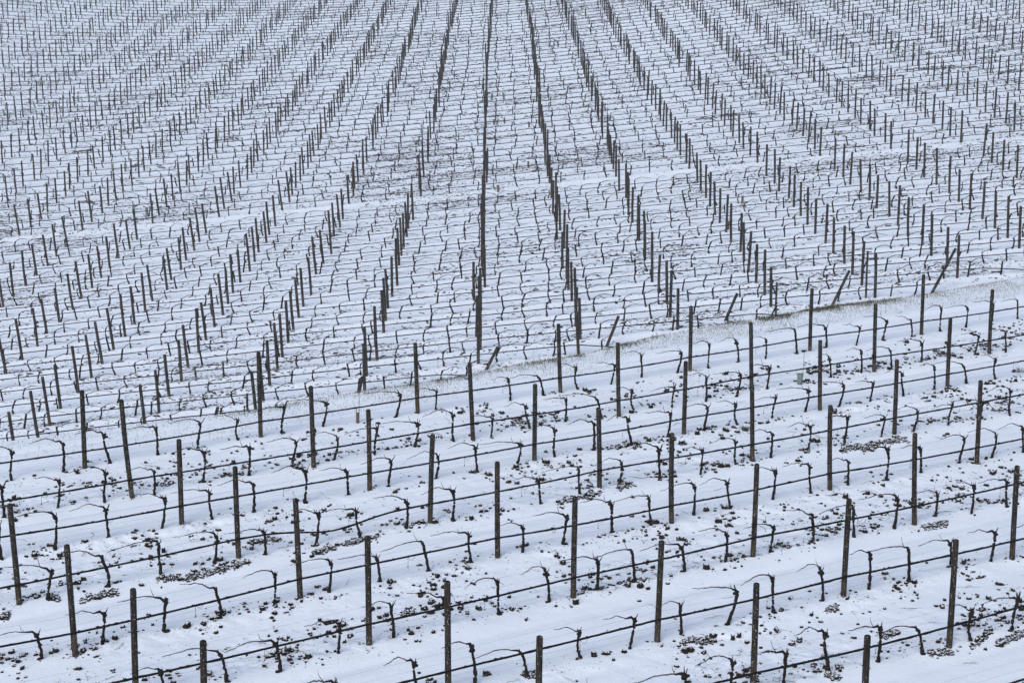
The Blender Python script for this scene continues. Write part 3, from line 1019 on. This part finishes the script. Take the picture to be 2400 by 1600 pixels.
guard(1873, 905, True, .28, .045, .078, .80, .03, False, 'grey-green sleeve round a young vine, with an upright stick, near terrace')
guard(838, 996, True, .25, .036, .040, .78, .02, True, 'reddish brown sleeve with a tall stick, just before the grass strip')
FG = [(1210, 396, 1), (1238, 394, 1), (1158, 293, 1), (1183, 290, 1), (1240, 299, 1), (1264, 294, 1), (1152, 236, 0), (1181, 234, 0), (10, 273, 0), (124, 255, 0), (184, 242, 0), (209, 240, 0), (233, 240, 0),
      (264, 402, 0), (294, 402, 0), (1290, 14, 0), (1308, 13, 0), (1288, 112, 0), (1308, 111, 0), (165, 23, 0), (198, 24, 0), (260, 36, 0), (362, 84, 0), (570, 78, 0), (695, 107, 0), (1168, 450, 1), (55, 275, 1),
      (1706, 538, 1), (1740, 480, 1), (345, 507, 0), (313, 503, 0), (1900, 90, 0), (1930, 112, 0), (2060, 55, 0), (2102, 118, 0), (1660, 740, 1)]
for q, (px, py, br) in enumerate(FG):
    if py > 560:
        continue
    guard(px, py, False, .55 if not br else .42, .07 if not br else .055, .09 if not br else .058, .8, .01, bool(br),
          ('brown sleeve round a young vine on the far slope' if br else 'grey-green sleeve round a young vine on the far slope'), 'brown sleeves on the far slope' if br else 'grey-green sleeves on the far slope')

# ------------------------------------------------------------------ clods of soil
CL = []
for k in range(10):
    rr = random.Random(900 + k); m = MB()
    m.blob((0, 0, 0), 1, rr, 1, rr.uniform(.7, 1), rr.uniform(.7, 1.05), .42)
    for j in range(rr.randint(1, 3)):
        m.blob((rr.uniform(-.9, .9), rr.uniform(-.6, .6), rr.uniform(-.2, .3)), rr.uniform(.35, .7), rr, 1, .8, .8, .35)
    CL.append(m)
CLs = []
for k in range(6):
    rr = random.Random(950 + k); m = MB()
    P = [Vector((rr.uniform(.6, 1.2), 0, 0)), Vector((0, rr.uniform(.5, 1), 0)), Vector((-rr.uniform(.6, 1.2), 0, 0)), Vector((0, -rr.uniform(.5, 1), 0)), Vector((0, 0, rr.uniform(.4, .7))), Vector((0, 0, -.5))]
    m.v = [tuple(p) for p in P]
    m.f = [(0, 1, 4), (1, 2, 4), (2, 3, 4), (3, 0, 4), (1, 0, 5), (2, 1, 5), (3, 2, 5), (0, 3, 5)]
    CLs.append(m)
inst = []
N = 260000
u = RNG.uniform(-.30, .30, N); Yc = RNG.uniform(22.5, 58, N) ; X = u * Yc
# even density on the ground
keep = RNG.random(N) < Yc / 58
X, Yc = X[keep], Yc[keep]
ok = Yc < crest_y(X) - .3
X, Yc = X[ok], Yc[ok]
R = rough_near(X, Yc)
clump = np.clip(fbm(X * 2.3, Yc * 2.3, 77, 3) * 3.4 - 1.2, 0, 1)
rwn = row_near(X, Yc); fr_ = np.abs(rwn - np.round(rwn)) * 2.2
foot = np.exp(-(fr_ / .22) ** 2) * .25 * (rwn > .6)
prob = (R * (.06 + .94 * clump ** 1.5) + foot * clump) * 1.0
ok = RNG.random(len(X)) < prob
X, Yc, R, clump = X[ok], Yc[ok], R[ok], clump[ok]
Z = terrain(X, Yc)
S = np.clip(RNG.lognormal(math.log(.0098), .60, len(X)) * (1 + .8 * clump ** 2), .004, .062)
for a in range(len(X)):
    s = S[a]
    k = RNG.integers(10) if s > .022 else RNG.integers(6) + 10
    inst.append((int(k), X[a], Yc[a], Z[a] + s * .3, RNG.uniform(0, 6.28), s * RNG.uniform(.8, 1.35), s, s * RNG.uniform(.8, 1.3)))
# streaks of big clods thrown up along some berms, where the photograph shows them
STREAK = [('D', 1280, 470, 1720, 360, 110), ('D', 560, 620, 800, 560, 40), ('D', 0, 730, 60, 720, 30), ('D', 1080, 480, 1240, 470, 30), ('C', 1100, 755, 1540, 680, 120), ('B', 1500, 1120, 1780, 1060, 60), ('B', 1900, 1030, 2000, 1000, 20),
          ('F', 1680, 110, 1830, 80, 40), ('F', 1700, 990, 1860, 970, 45), ('F', 2170, 910, 2350, 840, 60), ('F', 990, 1140, 1080, 1160, 45), ('E', 1250, 1130, 1320, 1140, 30), ('C', 1240, 750, 1330, 740, 25),
          ('F', 1000, 690, 1060, 670, 25), ('F', 1370, 850, 1470, 830, 40), ('D', 2160, 290, 2300, 260, 40), ('E', 0, 240, 250, 180, 45), ('F', 0, 910, 220, 890, 45), ('C', 870, 210, 990, 200, 25), ('B', 1180, 550, 1290, 560, 22),
          ('E', 420, 700, 500, 680, 25), ('A', 1110, 990, 1200, 990, 18), ('D', 1730, 210, 1960, 190, 30), ('D', 330, 590, 400, 620, 25), ('F', 2120, 840, 1990, 940, 20)]
for reg, x0, y0, x1, y1, n in STREAK:
    for a in range(int(n * 3.2)):
        t = RNG.random()
        px, py = rg(reg, x0 + (x1 - x0) * t + RNG.normal(0, 10), y0 + (y1 - y0) * t + RNG.normal(0, 9))
        x, y = near_point(px, py)
        s = float(np.clip(RNG.lognormal(math.log(.0165), .5), .006, .048))
        inst.append((int(RNG.integers(10)), x, y, ground_z(x, y) + s * .25, RNG.uniform(0, 6.28), s * RNG.uniform(.9, 1.6), s, s * RNG.uniform(.7, 1.2)))
for p in all_posts:            # crumbs round the feet of the posts
    for a in range(int(RNG.integers(2, 9))):
        s = float(RNG.uniform(.007, .02)); an = RNG.uniform(0, 6.28); d = RNG.uniform(.05, .2)
        x, y = p[3] + math.cos(an) * d, p[4] + math.sin(an) * d * .8
        inst.append((int(RNG.integers(10)), x, y, ground_z(x, y) + s * .3, an, s * 1.2, s, s))
o = link('soil_clods', merge('soil_clods', CL + CLs, inst, M['clod'], smooth=False))
tag(o, 'dark clods of soil poking through the snow of the near terrace', 'soil', kind='stuff')
n_clod = len(inst)

inst = []
N = 620000
Yf = np.sqrt(RNG.uniform(62 ** 2, 214 ** 2, N)); X = RNG.uniform(-.30, .30, N) * Yf
ok = (Yf > edge_y(X))
X, Yf = X[ok], Yf[ok]
R = rough_far(X, Yf)
clump = np.clip(fbm(X * 1.1, Yf * 1.6, 88, 3) * 3.2 - 1.25, 0, 1)
ok = RNG.random(len(X)) < R * (.22 + .78 * clump) * 1.15
X, Yf, clump = X[ok], Yf[ok], clump[ok]
Z = terrain(X, Yf)
S = np.clip(RNG.lognormal(math.log(.021), .55, len(X)) * (1 + clump), .01, .11)
for a in range(len(X)):
    s = S[a]; k = int(RNG.integers(6))
    inst.append((k, X[a], Yf[a], Z[a] + s * .1, RNG.uniform(0, 6.28), s * RNG.uniform(1, 2), s, s))
# tilled streaks on the far slope
FST = [(1600, 205, 1760, 193, 60), (2000, 185, 2120, 178, 90), (1960, 192, 2060, 188, 110), (1840, 178, 1980, 160, 80), (2030, 105, 2160, 95, 60), (1690, 273, 1770, 266, 80), (1630, 280, 1680, 276, 30), (2160, 165, 2290, 158, 80),
       (2340, 173, 2400, 168, 30), (170, 358, 215, 352, 50), (310, 392, 330, 388, 30), (370, 390, 385, 395, 20), (280, 310, 330, 300, 40), (500, 330, 560, 325, 40), (1140, 325, 1165, 328, 30), (2100, 165, 2240, 155, 60),
       (1400, 280, 1440, 275, 25), (1230, 275, 1260, 270, 20), (640, 315, 760, 300, 50), (200, 475, 225, 478, 20)]
for x0, y0, x1, y1, n in FST:
    for a in range(int(n * 2.2)):
        t = RNG.random()
        x, y = far_point(x0 + (x1 - x0) * t + RNG.normal(0, 2), y0 + (y1 - y0) * t + RNG.normal(0, 1.2))
        s = float(np.clip(RNG.lognormal(math.log(.06), .4), .03, .14))
        inst.append((int(RNG.integers(6)), x, y, ground_z(x, y) + s * .2, RNG.uniform(0, 6.28), s * RNG.uniform(1, 2), s, s * .9))
o = link('distant_soil_clods', merge('distant_soil_clods', CLs, inst, M['clod'], smooth=False))
tag(o, 'dark crumbs of soil scattered over the snow of the distant slope', 'soil', kind='stuff')

# ------------------------------------------------------------------ prunings on the snow
TW = []
for k in range(10):
    rr = random.Random(700 + k); m = MB()
    L = rr.uniform(.5, 1); p = [(-L / 2, 0, .004)]
    for j in range(5):
        p.append((p[-1][0] + L / 5, p[-1][1] + rr.uniform(-.08, .08), max(.002, p[-1][2] + rr.uniform(-.03, .05))))
    m.tube(p, [.010, .009, .008, .007, .006, .004], 3)
    if rr.random() < .6: m.tube([p[2], (p[2][0] + .1, p[2][1] + .1, .06), (p[2][0] + .25, p[2][1] + .16, .03)], [.006, .005, .003], 3)
    TW.append(m)
inst = []
for a in range(2600):
    y = RNG.uniform(23, 57); x = RNG.uniform(-.3, .3) * y
    if y > float(crest_y(x)) - .4 or RNG.random() > y / 57: continue
    r = float(rough_near(np.array([x]), np.array([y])))
    if RNG.random() > .12 + r: continue
    s = RNG.uniform(.12, .5) * (1 if RNG.random() < .9 else 1.5)
    inst.append((int(RNG.integers(10)), x, y, ground_z(x, y), RNG.uniform(0, 6.28), s, s, s))
o = link('fallen_twigs', merge('fallen_twigs', TW, inst, M['twig']))
tag(o, 'thin pruned twigs lying scattered on the snow between the near rows', 'twigs', kind='stuff')

# ------------------------------------------------------------------ grass along the crest
def blades(n, xr, dens, mat, name, lab, hmin, hmax, patch=None):
    V = []; F = []
    X = RNG.uniform(xr[0], xr[1], n); D = RNG.uniform(-1.0, 2.3, n)
    Y = crest_y(X) - D
    g = grass_amount(X, Y) if patch is None else patch(X, Y, D)
    ok = RNG.random(n) < g * dens
    X, Y = X[ok], Y[ok]
    Z = terrain(X, Y)
    H = RNG.uniform(hmin, hmax, len(X)); A = RNG.uniform(0, 6.28, len(X)); T = RNG.uniform(.1, .9, len(X)) * H; B = RNG.uniform(0, 6.28, len(X))
    W = RNG.uniform(.0022, .0045, len(X))
    ca, sa = np.cos(A), np.sin(A); cb, sb = np.cos(B), np.sin(B)
    p0 = np.stack([X - ca * W, Y - sa * W, Z - .01], -1); p1 = np.stack([X + ca * W, Y + sa * W, Z - .01], -1)
    m0 = np.stack([X + cb * T * .35 - ca * W * .8, Y + sb * T * .35 - sa * W * .8, Z + H * .6], -1)
    m1 = np.stack([X + cb * T * .35 + ca * W * .8, Y + sb * T * .35 + sa * W * .8, Z + H * .6], -1)
    tp = np.stack([X + cb * T, Y + sb * T, Z + H], -1)
    V = np.stack([p0, p1, m1, m0, tp], 1).reshape(-1, 3)
    b = np.arange(len(X)) * 5
    Q = np.stack([b, b + 1, b + 2, b + 3], -1); Tt = np.stack([b + 3, b + 2, b + 4], -1)
    me = bpy.data.meshes.new(name)
    me.vertices.add(len(V)); me.vertices.foreach_set('co', V.ravel())
    L = np.concatenate([Q.ravel(), Tt.ravel()]); me.loops.add(len(L)); me.loops.foreach_set('vertex_index', L.astype(np.int32))
    me.polygons.add(len(Q) + len(Tt))
    st = np.concatenate([np.arange(len(Q)) * 4, len(Q) * 4 + np.arange(len(Tt)) * 3])
    me.polygons.foreach_set('loop_start', st.astype(np.int32))
    me.materials.append(mat); me.update(calc_edges=True)
    o = link(name, me); tag(o, lab, 'grass', kind='stuff')


def green_patch(X, Y, D):
    t = (np.exp(-((X - 2.0) / 1.3) ** 2) * .8 + np.exp(-((X - 8.6) / 1.9) ** 2) * 1.3 + np.exp(-((X + 1.9) / 1.2) ** 2) * .35 + np.exp(-((X + 5.4) / .9) ** 2) * .3)
    return t * np.exp(-((D - .12) / .30) ** 2) * np.clip(fbm(X * 2, Y * 2, 71, 2) * 3 - 1.0, 0, 1)


blades(260000, (-13, 19), .30, M['grass'], 'grass', 'tan winter grass poking through thin snow along the crest', .015, .07)
blades(260000, (-8, 15), .9, M['grass_green'], 'green_grass', 'darker green grass tufts at the foot of the slanted posts', .03, .11, green_patch)

# a tuft of grass in the near terrace and dry weeds behind the crest
def tuft(name, px, py, near, n, h, spread, mat, lab, cat):
    x, y = near_point(px, py) if near else px_plan(px, py)
    z = ground_z(x, y); m = MB(); rr = random.Random(int(px))
    for k in range(n):
        a = rr.uniform(0, 6.28); l = rr.uniform(.5, 1) * h; t = rr.uniform(.1, 1) * spread
        bx, by = rr.gauss(0, spread * .25), rr.gauss(0, spread * .2)
        m.tube([(bx, by, -.01), (bx + math.cos(a) * t * .4, by + math.sin(a) * t * .4, l * .6), (bx + math.cos(a) * t, by + math.sin(a) * t, l * rr.uniform(.7, 1))], [.004, .003, .001], 3, False)
    o = link(name, m.mesh(name, mat), (x, y, z)); tag(o, lab, cat)


def px_plan(px, py):
    Y = rowY({610: -1, 1795: 2, 1030: 0}.get(px, 0)) - .8
    r0 = ray(px, py); return r0[0] / r0[1] * Y, Y


tuft('grass_tuft', 1746, 1012, True, 90, .12, .16, M['grass_green'], 'small green grass tuft beside a tall post of the near terrace', 'grass')
tuft('grass_tuft', 2390, 875, True, 30, .18, .2, M['twig'], 'dry reddish weed sticking out of the snow near the right edge', 'weed')
tuft('dry_weed', 610, 950, False, 70, .55, .7, M['twig'], 'tangle of thin dry weeds behind the crest beside a short stake', 'weed')
tuft('dry_weed', 1795, 740, False, 22, 1.0, .9, M['twig'], 'tall thin dry stalks at the row end before the leaning posts', 'weed')
tuft('dry_weed', 1030, 880, False, 16, .5, .3, M['twig'], 'few upright dry stalks behind the crest near the middle', 'weed')

# ------------------------------------------------------------------ haze
HAZE = .0004
if HAZE > 0:
    m = bpy.data.materials.new('haze'); m.use_nodes = True; nt = m.node_tree
    nt.nodes.remove(nt.nodes['Principled BSDF'])
    v = nd(nt, 'ShaderNodeVolumePrincipled'); v.inputs['Color'].default_value = (.86, .90, .97, 1); v.inputs['Density'].default_value = HAZE
    v.inputs['Anisotropy'].default_value = .2
    nt.links.new(v.outputs[0], nt.nodes['Material Output'].inputs['Volume'])
    mb = MB()
    x0, x1, y0, y1, z0, z1 = -4300, 4300, -80, 4100, -14, 14
    mb.v = [(x0, y0, z0), (x1, y0, z0), (x1, y1, z0), (x0, y1, z0), (x0, y0, z1), (x1, y0, z1), (x1, y1, z1), (x0, y1, z1)]
    mb.f = [(3, 2, 1, 0), (4, 5, 6, 7), (0, 1, 5, 4), (1, 2, 6, 5), (2, 3, 7, 6), (3, 0, 4, 7)]
    o = link('haze', mb.mesh('haze', m, False)); tag(o, 'faint winter haze over the vineyard', 'haze', kind='stuff')

# ------------------------------------------------------------------ light
w = bpy.data.worlds.new('World'); SC.world = w; w.use_nodes = True
nt = w.node_tree
sky = nd(nt, 'ShaderNodeTexSky'); sky.sky_type = 'NISHITA'; sky.sun_disc = False
EL, AZ = math.radians(38), math.radians(200)
sky.sun_elevation = EL; sky.sun_rotation = AZ
sky.air_density = 1.0; sky.dust_density = 3.5; sky.ozone_density = 1.0
bg = nt.nodes['Background']; bg.inputs['Strength'].default_value = .12
nt.links.new(sky.outputs[0], bg.inputs['Color'])
sd = bpy.data.lights.new('overcast_sun', 'SUN'); sd.energy = 1.0; sd.angle = math.radians(40); sd.color = (1, .985, .96)
so = bpy.data.objects.new('overcast_sun', sd); COL.objects.link(so)
dvec = Vector((math.sin(AZ) * math.cos(EL), math.cos(AZ) * math.cos(EL), math.sin(EL)))
so.rotation_euler = dvec.to_track_quat('Z', 'Y').to_euler()

# ------------------------------------------------------------------ camera
cd = bpy.data.cameras.new('camera'); cd.sensor_width = 36; cd.sensor_fit = 'HORIZONTAL'; cd.lens = FPX / 2400 * 36
cd.clip_start = .5; cd.clip_end = 9000
co = bpy.data.objects.new('camera', cd); COL.objects.link(co)
mat = Matrix(((_R[0], _U[0], -_F[0], 0), (_R[1], _U[1], -_F[1], 0), (_R[2], _U[2], -_F[2], CAM_Z), (0, 0, 0, 1)))
co.matrix_world = mat
SC.camera = co
SC.view_settings.view_transform = 'Standard'; SC.view_settings.look = 'None'
SC.view_settings.exposure = 0.3; SC.view_settings.gamma = 1
SC.cycles.max_bounces = 4; SC.cycles.diffuse_bounces = 3; SC.cycles.volume_bounces = 1
SC.cycles.use_denoising = True
print('soil', len(X)); print('posts', len(all_posts), len(farP), 'vines', n_vine, len(farV), 'clods', n_clod, 'objects', len(bpy.data.objects))
